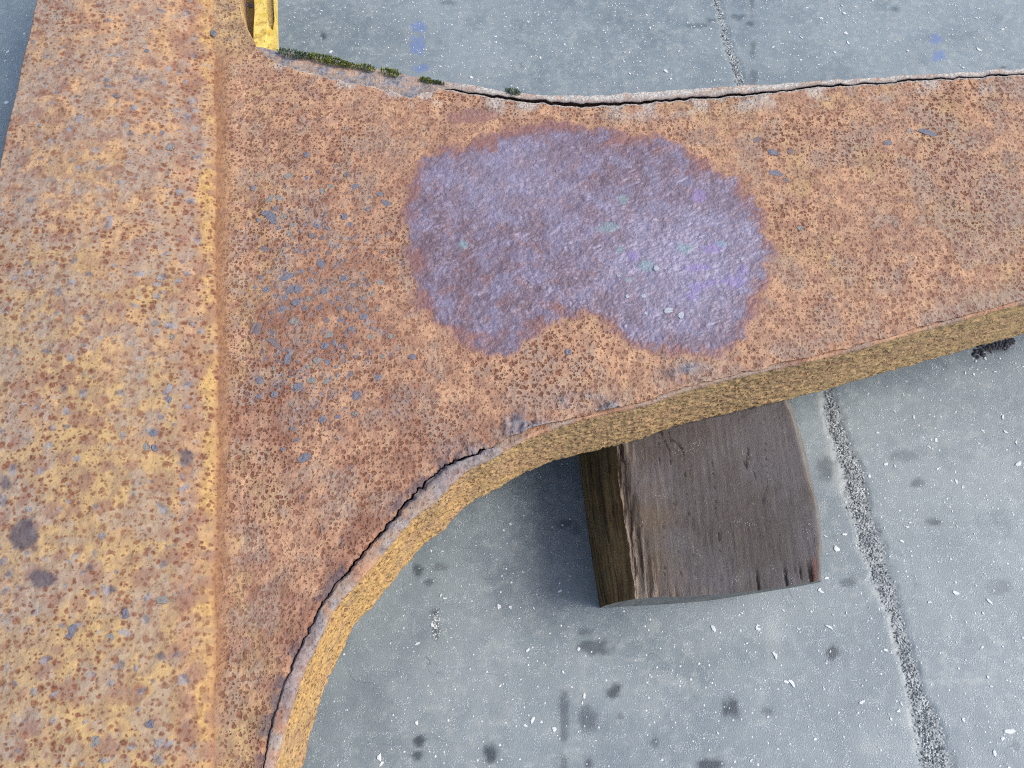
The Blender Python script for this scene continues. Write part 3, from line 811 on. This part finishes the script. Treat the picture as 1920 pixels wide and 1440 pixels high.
# --- loose shapes helpers
def prism(pts, z0, z1, bev=0.0):
    """closed outline in metres -> verts, faces of an extruded plate (n-gons split into triangles round the middle)"""
    pts = np.asarray(pts, float)
    n = len(pts)
    c = pts.mean(0)
    ins = c + (pts - c) * (1 - bev)
    V = [(*p, z0) for p in pts] + [(*p, z1 - bev * 0.02) for p in pts] + [(*p, z1) for p in ins] + [(*c, z1), (*c, z0)]
    F = []
    for i in range(n):
        j = (i + 1) % n
        F += [(i, j, n + j), (i, n + j, n + i), (n + i, n + j, 2 * n + j), (n + i, 2 * n + j, 2 * n + i), (2 * n + i, 2 * n + j, 3 * n), (j, i, 3 * n + 1)]
    return V, F

def tri_obj(name, parts, mat, parent=None, smooth=False):
    V, F = [], []
    for v, f in parts:
        o = len(V); V += list(v); F += [tuple(i + o for i in t) for t in f]
    return link(bpy.data.objects.new(name, raw_mesh(name, V, F, mat, None, smooth)), parent)

def pxy(L, z):
    L = np.asarray(L, float)
    return at(L[:, 0], L[:, 1], z)[:, :2]

# --- yellow painted bracket behind the corner
zb = 0.262
rail = pxy([(505, 48), (501, 36), (498, 0), (496, -160), (477, -160), (478, 0), (479, 30), (477, 60), (476, 110), (496, 110)], zb)
foot = pxy([(505, 48), (510, 56), (512, 55), (514, 40), (516, 62), (518, 112), (496, 110)], zb)
lipr = pxy([(514, 40), (512, 0), (509, -160), (512, -160), (514.5, 0), (516, 62)], zb)
brk = tri_obj('yellow_bracket', [prism(rail[::-1], 0.240, zb + 0.006, 0.05), prism(foot[::-1], 0.240, zb, 0.02), prism(lipr[::-1], 0.240, zb - 0.002, 0.02)], YELLOW, frame)
set_props(brk, 'bright yellow painted bracket with a rounded slot')
slot = pxy([(494, -160), (494, 60), (513, 60), (511, -160)], 0.254)
tri_obj('slot_floor', [prism(slot, 0.243, 0.254, 0.0)], OLIVE, brk)
web = pxy([(425, -160), (425, 110), (486, 110), (486, -160)], 0.242)
tri_obj('web_plate', [prism(web, 0.225, 0.242, 0.0)], OLIVE, frame)

# --- rust scale flakes on the arm
def flake_mesh(name, n, mat, seed, thick=0.0014, crumple=0.0011, smooth=False):
    r = random.Random(seed)
    ring = []
    for i in range(n):
        a = 2 * math.pi * i / n + r.uniform(-.25, .25)
        ring.append((math.cos(a) * r.uniform(.7, 1.1) * 0.5, math.sin(a) * r.uniform(.7, 1.1) * 0.5))
    V = [(x, y, -0.001) for x, y in ring] + [(x * .96, y * .96, thick + r.uniform(-crumple, crumple)) for x, y in ring]
    V += [(x * .5 + r.uniform(-.05, .05), y * .5 + r.uniform(-.05, .05), thick + r.uniform(-crumple, crumple)) for x, y in ring] + [(0, 0, thick + r.uniform(-crumple, crumple))]
    F = []
    for i in range(n):
        j = (i + 1) % n
        F += [(i, j, n + j), (i, n + j, n + i), (n + i, n + j, 2 * n + j), (n + i, 2 * n + j, 2 * n + i), (2 * n + i, 2 * n + j, 3 * n)]
    me = raw_mesh(name, V, F, mat, None, smooth)
    return me

FL = [[flake_mesh('rust_flake', 7 + (k % 3), m_, 100 * i + k) for k in range(4)] for i, m_ in enumerate(FLAKE)]
def place_flake(me, px, py, size_px, asp=1.0, rot=None, parent=None, z=None, name='rust_flake', lift=0.0):
    if z is None:
        z = ARM_Z[np.argmin((ARM_PX - px) ** 2 + (ARM_PY - py) ** 2)] - 0.0002
    p = at(px, py, z)
    s = size_px * 0.00068
    o = bpy.data.objects.new(name, me)
    o.location = (p[0], p[1], p[2] + lift)
    o.scale = (s * asp, s / math.sqrt(asp), 0.3 + 0.35 * rnd.random())
    o.rotation_euler = (rnd.uniform(-.06, .06), rnd.uniform(-.06, .06), rnd.uniform(0, 6.28) if rot is None else rot)
    return link(o, parent)
BIGF = [(480, 620, 30, 1.3, 1.4, 2), (523, 646, 34, 1.8, -.5, 2), (682, 594, 17, 1, None, 0), (515, 740, 15, 1, None, 0), (488, 712, 15, 1.2, 1.4, 0), (540, 330, 20, 1.3, .7, 1),
        (525, 372, 20, 1.5, -.8, 1), (510, 408, 26, 1.5, -1.1, 0), (497, 400, 16, 1, None, 0), (536, 520, 22, 1.4, .5, 0), (500, 543, 18, 1, None, 0), (575, 290, 16, 1, None, 0),
        (1452, 324, 24, 1.6, -.4, 0), (1475, 338, 16, .8, None, 2), (1738, 248, 26, 1.6, -.4, 0), (1706, 246, 20, .8, None, 1), (1665, 268, 18, 1, None, 0), (1418, 262, 20, 1.4, .6, 2),
        (1450, 286, 20, 1.3, -.4, 0), (1483, 285, 16, 1, None, 2), (1500, 428, 16, 1, None, 1), (1065, 660, 15, 1, None, 0), (773, 668, 16, 1.2, -.6, 0), (707, 708, 16, 1.2, .5, 0),
        (612, 627, 22, 1.6, 0, 1), (596, 676, 18, 1.2, 0, 1), (640, 600, 14, 1, None, 0), (620, 350, 16, 1, None, 1), (666, 350, 20, 1.5, .2, 0), (712, 362, 18, 1.2, -.9, 0)]
for px, py, s, asp, rot, k in BIGF:
    place_flake(rnd.choice(FL[k]), px, py, s, asp, rot, top_plate)
used = [(b[0], b[1]) for b in BIGF]
tries = 0
while len(used) < 135 and tries < 6000:
    tries += 1
    px, py = rnd.gauss(590, 85), rnd.gauss(560, 165)
    if not (474 < px < 745 and 300 < py < 860) or any((px - a) ** 2 + (py - b) ** 2 < 17 ** 2 for a, b in used):
        continue
    used.append((px, py))
    place_flake(rnd.choice(FL[rnd.choice([0, 0, 1, 2])]), px, py, rnd.choice([8, 10, 12, 14, 16, 20]), rnd.uniform(.8, 1.4), None, top_plate)
for px, py, s, k in [(400, 62, 17, 0), (275, 95, 12, 0), (200, 150, 13, 0), (303, 250, 14, 0), (218, 180, 12, 0), (318, 275, 24, 1), (290, 607, 14, 1), (322, 632, 14, 1), (287, 812, 18, 0),
                     (315, 750, 18, 0), (275, 838, 16, 1), (290, 840, 14, 0), (205, 1195, 18, 1), (133, 1184, 20, 0), (282, 1358, 15, 0), (178, 1390, 20, 1), (305, 1125, 18, 1), (235, 1152, 16, 0)]:
    p = at(px, py, 0.334)
    place_flake(rnd.choice(FL[k]), px, py, s, rnd.uniform(.9, 1.4), None, box, z=0.3125 + 0.0395 * (391 - px) / (391 - (70 - .2258 * py)) + 0.0095 * math.sin(math.pi * max(0, min(1, (391 - px) / (391 - (70 - .2258 * py))))))
# oily coloured chips in the purple patch
SF = [[flake_mesh('oil_film_chip', 8, m_, 900 + 10 * i + k, 0.0016, 0.0005) for k in range(2)] for i, m_ in enumerate(SHEEN)]
for px, py, s, asp, rot, k in [(1230, 504, 13, 1, 0, 3), (1160, 517, 9, 1, 0, 3), (1206, 556, 11, 1, 0, 3), (1253, 583, 15, 1.5, .3, 3), (1277, 592, 13, 1.4, 1.2, 3), (1176, 556, 9, 1, 0, 3), (1211, 588, 8, 1, 0, 3)]:
    place_flake(rnd.choice(SF[k]), px, py, s, asp, rot, top_plate, name='oil_film_chip', lift=0.0004)
place_flake(FL[0][1], 466, 9, 22, 1.8, -.4, frame, z=0.243, name='rust_flake')

# ================================================================== TIMBER BLOCK
ZB = 0.168
def P2(l, n):
    l = np.asarray(l, float)
    d = np.concatenate([[0], np.cumsum(np.hypot(*np.diff(l, axis=0).T))])
    t = np.linspace(0, d[-1], n)
    return np.stack([np.interp(t, d, l[:, 0]), np.interp(t, d, l[:, 1])], -1)
NA, NB = 150, 170
Lt = P2([(1195, 1119), (1184, 1040), (1170, 960), (1160, 870), (1135, 640)], NB)
Rt = P2([(1539, 1088), (1538, 1020), (1531, 950), (1514, 880), (1492, 800), (1470, 740), (1420, 600)], NB)
LtW, RtW = at(Lt[:, 0], Lt[:, 1], ZB), at(Rt[:, 0], Rt[:, 1], ZB)
RtW[:, 0] += 0.003 * (fbm(np.arange(NB) / 9.0, np.zeros(NB), 201, 3) - 0.5)
LtW[:, 0] += 0.004 * (fbm(np.arange(NB) / 7.0, np.zeros(NB), 202, 3) - 0.5)
uu = np.linspace(0, 1, NA)
P = LtW[:, None] * (1 - uu[None, :, None]) + RtW[:, None] * uu[None, :, None]
bow = (4 * uu * (1 - uu)) * 0.006
P[..., 1] -= bow[None, :] * np.linspace(1, 0, NB)[:, None] ** 3
X, Y = P[..., 0], P[..., 1]
vg = np.linspace(0, 1, NB)[:, None] + 0 * uu[None, :]          # 0 at the sawn end nearest the viewer
ug = uu[None, :] + 0 * vg
gr = fbm(X * 260, Y * 14, 203, 3, False)
ck1 = fbm(X * 210 + 1.2 * fbm(X * 20, Y * 20, 204, 2), Y * 16, 205, 2, False)
ck2 = np.abs(fbm(X * 62 + 0.25 * fbm(X * 25, Y * 25, 211, 3), Y * 3.5, 212, 2, False) - 0.5)
split = sm(0.008, 0.003, ck2) * 0.7 * sm(0.52, 0.6, fbm(X * 24, Y * 14, 210, 3))
ends = sm(0.60, 0.66, fbm(X * 150, Y * 6, 206, 2, False)) * sm(0.10, 0.03, vg) * sm(0.42, 0.55, ug)
split = np.clip(np.maximum(split, ends * 0.95), 0, 1)
left_fray = sm(0.02 + 0.10 * (1 - vg), 0.0, ug + 0.03 * (gr - 0.5)) * sm(0.75, 0.5, vg)
P[..., 2] += 0.0012 * (gr - 0.5) - 0.002 * split + 0.0012 * (fbm(X * 200, Y * 120, 213, 3) - 0.5) - 0.012 * left_fray + 0.004 * (fbm(X * 12, Y * 12, 207, 3) - 0.5)
P[..., 2] -= 0.004 * sm(0.985, 1.0, ug)
red = 0.25 * sm(0.955, 0.965, ug) * sm(0.985, 0.975, ug) * sm(0.10, 0.07, vg)
attrs_top = dict(side=0.25 * left_fray, endgrain=0 * X, frayed=np.clip(left_fray * 0.8 + 0.55 * sm(0.25, 0.02, ug) * sm(0.5, 0.65, gr) + 0.5 * sm(0.06, 0, vg) * sm(0.45, 0.3, ug) * sm(.4, .6, gr), 0, 1),
                 split=split, red=red)
top_edge_L, top_edge_R, top_edge_S, top_edge_N = P[:, 0], P[:, -1], P[0], P[-1]
VV, FF, AT = [P.reshape(-1, 3)], [grid_faces(NB, NA)[:, ::-1]], {k_: [v.ravel()] for k_, v in attrs_top.items()}
offs = NA * NB
def add_face(P, flip, **a):
    global offs
    nu, nv = P.shape[:2]
    F = grid_faces(nu, nv, offs)
    FF.append(F if flip else F[:, ::-1]); VV.append(P.reshape(-1, 3)); offs += nu * nv
    for k_ in AT:
        AT[k_].append(np.broadcast_to(a.get(k_, 0.0), (nu, nv)).ravel())
floorL = P2([(1125, 1140), (1112, 1060), (1099, 970), (1086, 870), (1050, 600)], NB)
fL = at(floorL[:, 0], floorL[:, 1], 0.001)
NZ = 40
tt = np.linspace(0, 1, NZ)
bulge = (np.sin(tt * math.pi) * 0.006 + 0.0)[None, :]
Ls = top_edge_L[:, None] * (1 - tt[None, :, None]) + fL[:, None] * tt[None, :, None]
gside = fbm(Ls[..., 1] * 12, tt[None, :] * 30 + 0 * Ls[..., 1], 208, 4, False)
Ls[..., 0] -= bulge + 0.006 * (gside - 0.5) * np.sin(tt * math.pi)[None, :]
add_face(Ls, True, side=np.clip(1 - 0.0 * gside, 0, 1), split=0.7 * sm(0.62, 0.68, gside))
# sawn end: top edge down to the floor line, its right corner worn round underneath
sb = P2([(1125, 1140), (1230, 1134), (1300, 1129), (1345, 1124)], NA)
mid = P2([(1160, 1130), (1330, 1121), (1430, 1109), (1500, 1099)], NA)
S0, S1, S2 = top_edge_S, at(mid[:, 0], mid[:, 1], 0.075), at(sb[:, 0], sb[:, 1], 0.001)
t3 = tt[None, :, None]
Ss = S0[:, None] * (1 - t3) ** 2 + 2 * t3 * (1 - t3) * (2 * S1[:, None] - 0.5 * S0[:, None] - 0.5 * S2[:, None]) + S2[:, None] * t3 ** 2
Ss[0] = Ls[0]
add_face(Ss, False, endgrain=0.95, split=0.25 * sm(0.62, 0.7, fbm(Ss[..., 0] * 120, Ss[..., 2] * 8, 209, 3)))
NR = 12
tr = np.linspace(0, 1, NR)
botR = fL + (S2[-1] - fL[0])[None, :]
midR = at(P2([(1500, 1099), (1500, 1000), (1480, 880), (1440, 700)], NB)[:, 0], P2([(1500, 1099), (1500, 1000), (1480, 880), (1440, 700)], NB)[:, 1], 0.075)
t3 = tr[None, :, None]
Rs = top_edge_R[:, None] * (1 - t3) ** 2 + 2 * t3 * (1 - t3) * (2 * midR[:, None] - 0.5 * top_edge_R[:, None] - 0.5 * botR[:, None]) + botR[:, None] * t3 ** 2
add_face(Rs, False, side=0.3, endgrain=0.5)
Ns = top_edge_N[:, None] * (1 - t3) + (np.linspace(0, 1, NA)[:, None] * (botR[-1] - fL[-1]) + fL[-1])[:, None] * t3
add_face(Ns, True, endgrain=0.9)
AT = {k_: np.concatenate(v) for k_, v in AT.items()}
tb = bpy.data.objects.new('timber_block', raw_mesh('timber_block', np.concatenate(VV), np.concatenate(FF), WOOD, AT))
link(tb)
set_props(tb, 'dark weathered timber block with split sawn end propping the rusty arm', 'timber block')

# ================================================================== MOSS in the upper seam
def moss_tuft(px, py, r, n, mat, label, seed, z=0.2945):
    q = random.Random(seed)
    c = at(px, py, z)
    V, F = [], []
    for i in range(n):
        a, d = q.uniform(0, 6.28), r * math.sqrt(q.random())
        x, y = math.cos(a) * d * 1.6, math.sin(a) * d * 0.6 - 0.27 * math.cos(a) * d * 1.6
        hgt = (1 - (d / r) ** 2) * r * 0.3 + q.uniform(0, r * 0.25)
        la, tilt_, ln, wd = q.uniform(0, 6.28), q.uniform(.3, 1.3), q.uniform(.0022, .0048), q.uniform(.0006, .0012)
        dx_, dy_, dz_ = math.cos(la) * math.sin(tilt_) * ln, math.sin(la) * math.sin(tilt_) * ln, math.cos(tilt_) * ln
        sx_, sy_ = -math.sin(la) * wd, math.cos(la) * wd
        o = len(V)
        V += [(x, y, hgt - .002), (x + dx_ * .5 + sx_, y + dy_ * .5 + sy_, hgt + dz_ * .55), (x + dx_ * .5 - sx_, y + dy_ * .5 - sy_, hgt + dz_ * .55), (x + dx_, y + dy_, hgt + dz_)]
        F += [(o, o + 1, o + 2), (o + 1, o + 3, o + 2)]
    o = bpy.data.objects.new('moss_tuft', raw_mesh('moss_tuft', V, F, mat, None, False))
    o.location = c
    link(o)
    set_props(o, label, 'moss', 'moss tufts along the upper seam')
moss_tuft(547, 103, .013, 240, MOSSD, 'dark green moss tuft in the seam, nearest the yellow bracket', 1)
moss_tuft(572, 106, .008, 130, MOSSD, 'small dark moss tuft in the seam, second from the yellow bracket', 2)
moss_tuft(600, 111, .012, 300, MOSS, 'bright green moss tuft in the seam, third from the yellow bracket', 3)
moss_tuft(630, 118, .012, 300, MOSS, 'widest bright green moss tuft in the seam, fourth from the yellow bracket', 4)
moss_tuft(655, 124, .009, 180, MOSS, 'bright green moss tuft in the seam, fifth from the yellow bracket', 5)
moss_tuft(687, 129, .009, 200, MOSS, 'rounded bright green moss tuft in the seam, sixth from the yellow bracket', 6)
moss_tuft(733, 138, .010, 220, MOSS, 'bright green moss tuft in the seam, seventh from the yellow bracket', 7)
moss_tuft(800, 152, .007, 150, MOSS, 'bright green moss tuft where the black seam gap begins', 8)
moss_tuft(822, 157, .006, 90, MOSSD, 'small dull moss tuft just right of where the seam gap begins', 9)
moss_tuft(962, 174, .008, 120, MOSSD, 'dull grey green moss tuft standing alone over the open seam', 10, 0.298)

# ================================================================== WHITE CHIPS AND GRIT on the floor
def chip_mesh(name, mat, seed, n=7):
    q = random.Random(seed)
    asp = q.uniform(.45, 1)
    bend = q.uniform(-.35, .35)
    ring = []
    for i in range(n):
        a = 2 * math.pi * i / n + q.uniform(-.2, .2)
        x, y = math.cos(a) * q.uniform(.8, 1.15) * .5, math.sin(a) * q.uniform(.75, 1.15) * .5 * asp
        ring.append((x, y + bend * (x * x * 4)))
    V = [(x, y, -.05) for x, y in ring] + [(x * .85, y * .85, .22 + q.uniform(-.05, .05)) for x, y in ring] + [(0, 0, .3)]
    F = []
    for i in range(n):
        j = (i + 1) % n
        F += [(i, j, n + j), (i, n + j, n + i), (n + i, n + j, 2 * n)]
    return raw_mesh(name, V, F, mat, None, False)

wall_bot = Ew.copy(); wall_bot[:, 2] -= depth
bx_, by_ = pix(wall_bot)
order = np.argsort(bx_)
def floor_zone(px, py):
    if px > 530 and py < np.interp(px, NOUT[:, 0], NOUT[:, 1]) - 4:
        return 'far'
    if px < 66 - .2258 * py - 4:
        return 'far_left'
    if px > 585:
        lim = np.interp(px, bx_[order], by_[order])
        if py > lim + 5:
            if 1080 < px < 1548 and py < 1146 - max(0, px - 1300) * .18:
                return None
            cxp = np.interp(py, ck[:, 1], ck[:, 0])
            return 'right' if px > cxp + 22 else ('left' if px < cxp - 22 else None)
    return None
LAB = dict(far=('small white chip on the concrete beyond the upper edge of the arm', 'white chips beyond the arm'),
           far_left=('small white chip on the concrete at the far left of the frame', 'white chips left of the frame'),
           right=('small white chip on the concrete to the right of the crack', 'white chips right of the crack'),
           left=('small white chip on the concrete between the curved arm and the crack', 'white chips between arm and crack'))
CHIPS = [chip_mesh('white_chip', WHITE, 500 + i, 6 + i % 3) for i in range(10)]
BIG = [(1338, 1178, 14), (1421, 1180, 12), (1555, 1175, 15), (1454, 1228, 18), (1474, 1278, 12), (1485, 1280, 15), (1568, 1030, 17), (1548, 1005, 9), (1583, 1002, 11), (1855, 1128, 12),
       (1843, 1150, 9), (1792, 1112, 14), (1893, 1372, 20), (1880, 1385, 10), (1865, 1412, 12), (1690, 1320, 10), (1685, 1333, 10), (1615, 1317, 10), (1742, 838, 12), (1755, 825, 10),
       (1880, 782, 14), (1885, 810, 12), (1748, 842, 9), (1910, 870, 18), (1720, 655, 11), (1830, 677, 9), (1847, 672, 9), (1826, 701, 10), (1713, 782, 10), (1905, 830, 12),
       (936, 1137, 12), (957, 1138, 10), (826, 1116, 10), (834, 1122, 8), (1050, 1108, 9), (998, 1350, 14), (1040, 1367, 13), (710, 1420, 17), (715, 1432, 10), (780, 1355, 9),
       (944, 994, 8), (957, 983, 10), (1095, 1305, 10), (1092, 1318, 8), (1056, 1260, 9), (985, 1360, 9), (783, 1207, 9), (1085, 1217, 9), (990, 1219, 9), (1583, 25, 8),
       (1585, 62, 10), (1480, 60, 6), (1503, 70, 7), (1590, 80, 8), (1402, 153, 10), (1582, 145, 10), (1248, 133, 10), (883, 145, 8), (620, 97, 9), (1835, 93, 9),
       (1540, 34, 7), (1450, 88, 6), (1565, 98, 6), (1702, 95, 6), (14, 97, 8), (12, 192, 10), (45, 63, 7), (40, 98, 6), (26, 165, 6), (1880, 55, 8)]
spots = [(a, b, s) for a, b, s in BIG if floor_zone(a, b)]
grit = []
tries = 0
while tries < 14000 and (len(spots) < 230 or len(grit) < 2000):
    tries += 1
    x, y = rnd.uniform(-1.05, 1.0), rnd.uniform(0.0, 1.5)
    a, b = pix(np.array([x, y, 0.0]))
    a, b = float(a), float(b)
    if not (0 < a < 1920 and 0 < b < 1440):
        continue
    zn = floor_zone(a, b)
    if zn is None:
        continue
    dens = 1.0 if zn in ('right', 'far') else (0.85 if a > 1200 else 0.55)
    if rnd.random() > dens:
        continue
    if len(spots) < 230 and rnd.random() < 0.2:
        spots.append((a, b, None))
    elif len(grit) < 2000:
        grit.append((x, y, rnd.choice([.0014, .0018, .0021, .0025, .0030])))
for a, b, s in spots:
    p = at(a, b, 0.0006)
    zn = floor_zone(a, b)
    mm = (s * 0.00066 if b > 500 else s * 0.00105) if s else rnd.choice([.003, .0034, .0038, .0044, .0052, .0062])
    o = bpy.data.objects.new('white_chip', rnd.choice(CHIPS))
    o.location = p
    o.scale = (mm * rnd.uniform(.9, 1.35), mm * rnd.uniform(.7, 1.0), mm * 0.3)
    o.rotation_euler = (0, 0, rnd.uniform(0, 6.28))
    link(o)
    set_props(o, LAB[zn][0], 'chip', LAB[zn][1])

def scatter(name, items, mat, label, seed):
    q = random.Random(seed)
    V, F = [], []
    for x, y, r, z in items:
        o = len(V); a0 = q.uniform(0, 6.28); asp = q.uniform(.5, 1)
        ca, sa = math.cos(a0), math.sin(a0)
        for i in range(5):
            t = 2 * math.pi * i / 5
            u, v = math.cos(t) * r * q.uniform(.8, 1.2), math.sin(t) * r * asp * q.uniform(.8, 1.2)
            V.append((x + u * ca - v * sa, y + u * sa + v * ca, z - r * .1))
        V.append((x, y, z + r * q.uniform(.25, .5)))
        F += [(o + i, o + (i + 1) % 5, o + 5) for i in range(5)]
    ob = link(bpy.data.objects.new(name, raw_mesh(name, V, F, mat, None, False)))
    return set_props(ob, label, 'grit', kind='stuff')
scatter('white_grit', [(x, y, r * .6, .0005) for x, y, r in grit], WHITE, 'fine white grit sprinkled over the concrete floor', 31)
cg, cgd = [], []
while len(cg) < 3600:
    i = rnd.random() * (len(ck) - 1.001)
    j = int(i); f_ = i - j
    w = half[j] * (1 - f_) + half[j + 1] * f_
    if rnd.random() > w / 0.024:
        continue
    x = ckw[j, 0] * (1 - f_) + ckw[j + 1, 0] * f_ + rnd.gauss(0, .55) * w
    y = ckw[j, 1] * (1 - f_) + ckw[j + 1, 1] * f_
    (cg if rnd.random() < .68 else cgd).append((x, y, rnd.uniform(.0007, .0021), -.0014 + rnd.uniform(0, .0014)))
clump = []
q_ = random.Random(77)
for i in range(120):
    t_ = q_.random()
    p_ = at(1826 + 74 * t_ + q_.gauss(0, 3), 661 - 21 * t_ + q_.gauss(0, 6.5 * (1.1 - 0.7 * t_) * (0.4 + abs(math.sin(t_ * 7)))), 0.0)
    clump.append((p_[0], p_[1], q_.choice([.0015, .002, .003, .004, .006]), q_.uniform(0, .0008)))
dc = scatter('debris_clump', clump, TAR, 'black crumbly debris on the floor by the right end of the arm', 35)
dc['kind'] = 'thing'; dc['category'] = 'debris'
pocket = []
for i in range(150):
    p_ = at(q_.gauss(817, 6), q_.gauss(1166, 22), 0.0)
    pocket.append((p_[0], p_[1], q_.uniform(.0012, .0032), -.0003))
scatter('grit_pocket', pocket, STONE, 'small pocket of pale grit in a dark spot inside the curve', 36)
scatter('crack_grit', cg, STONE, 'pale crumbled grit filling the long crack in the concrete', 32)
scatter('dark_crack_grit', cgd, DARKST, 'dark crumbs between the pale grit in the concrete crack', 33)
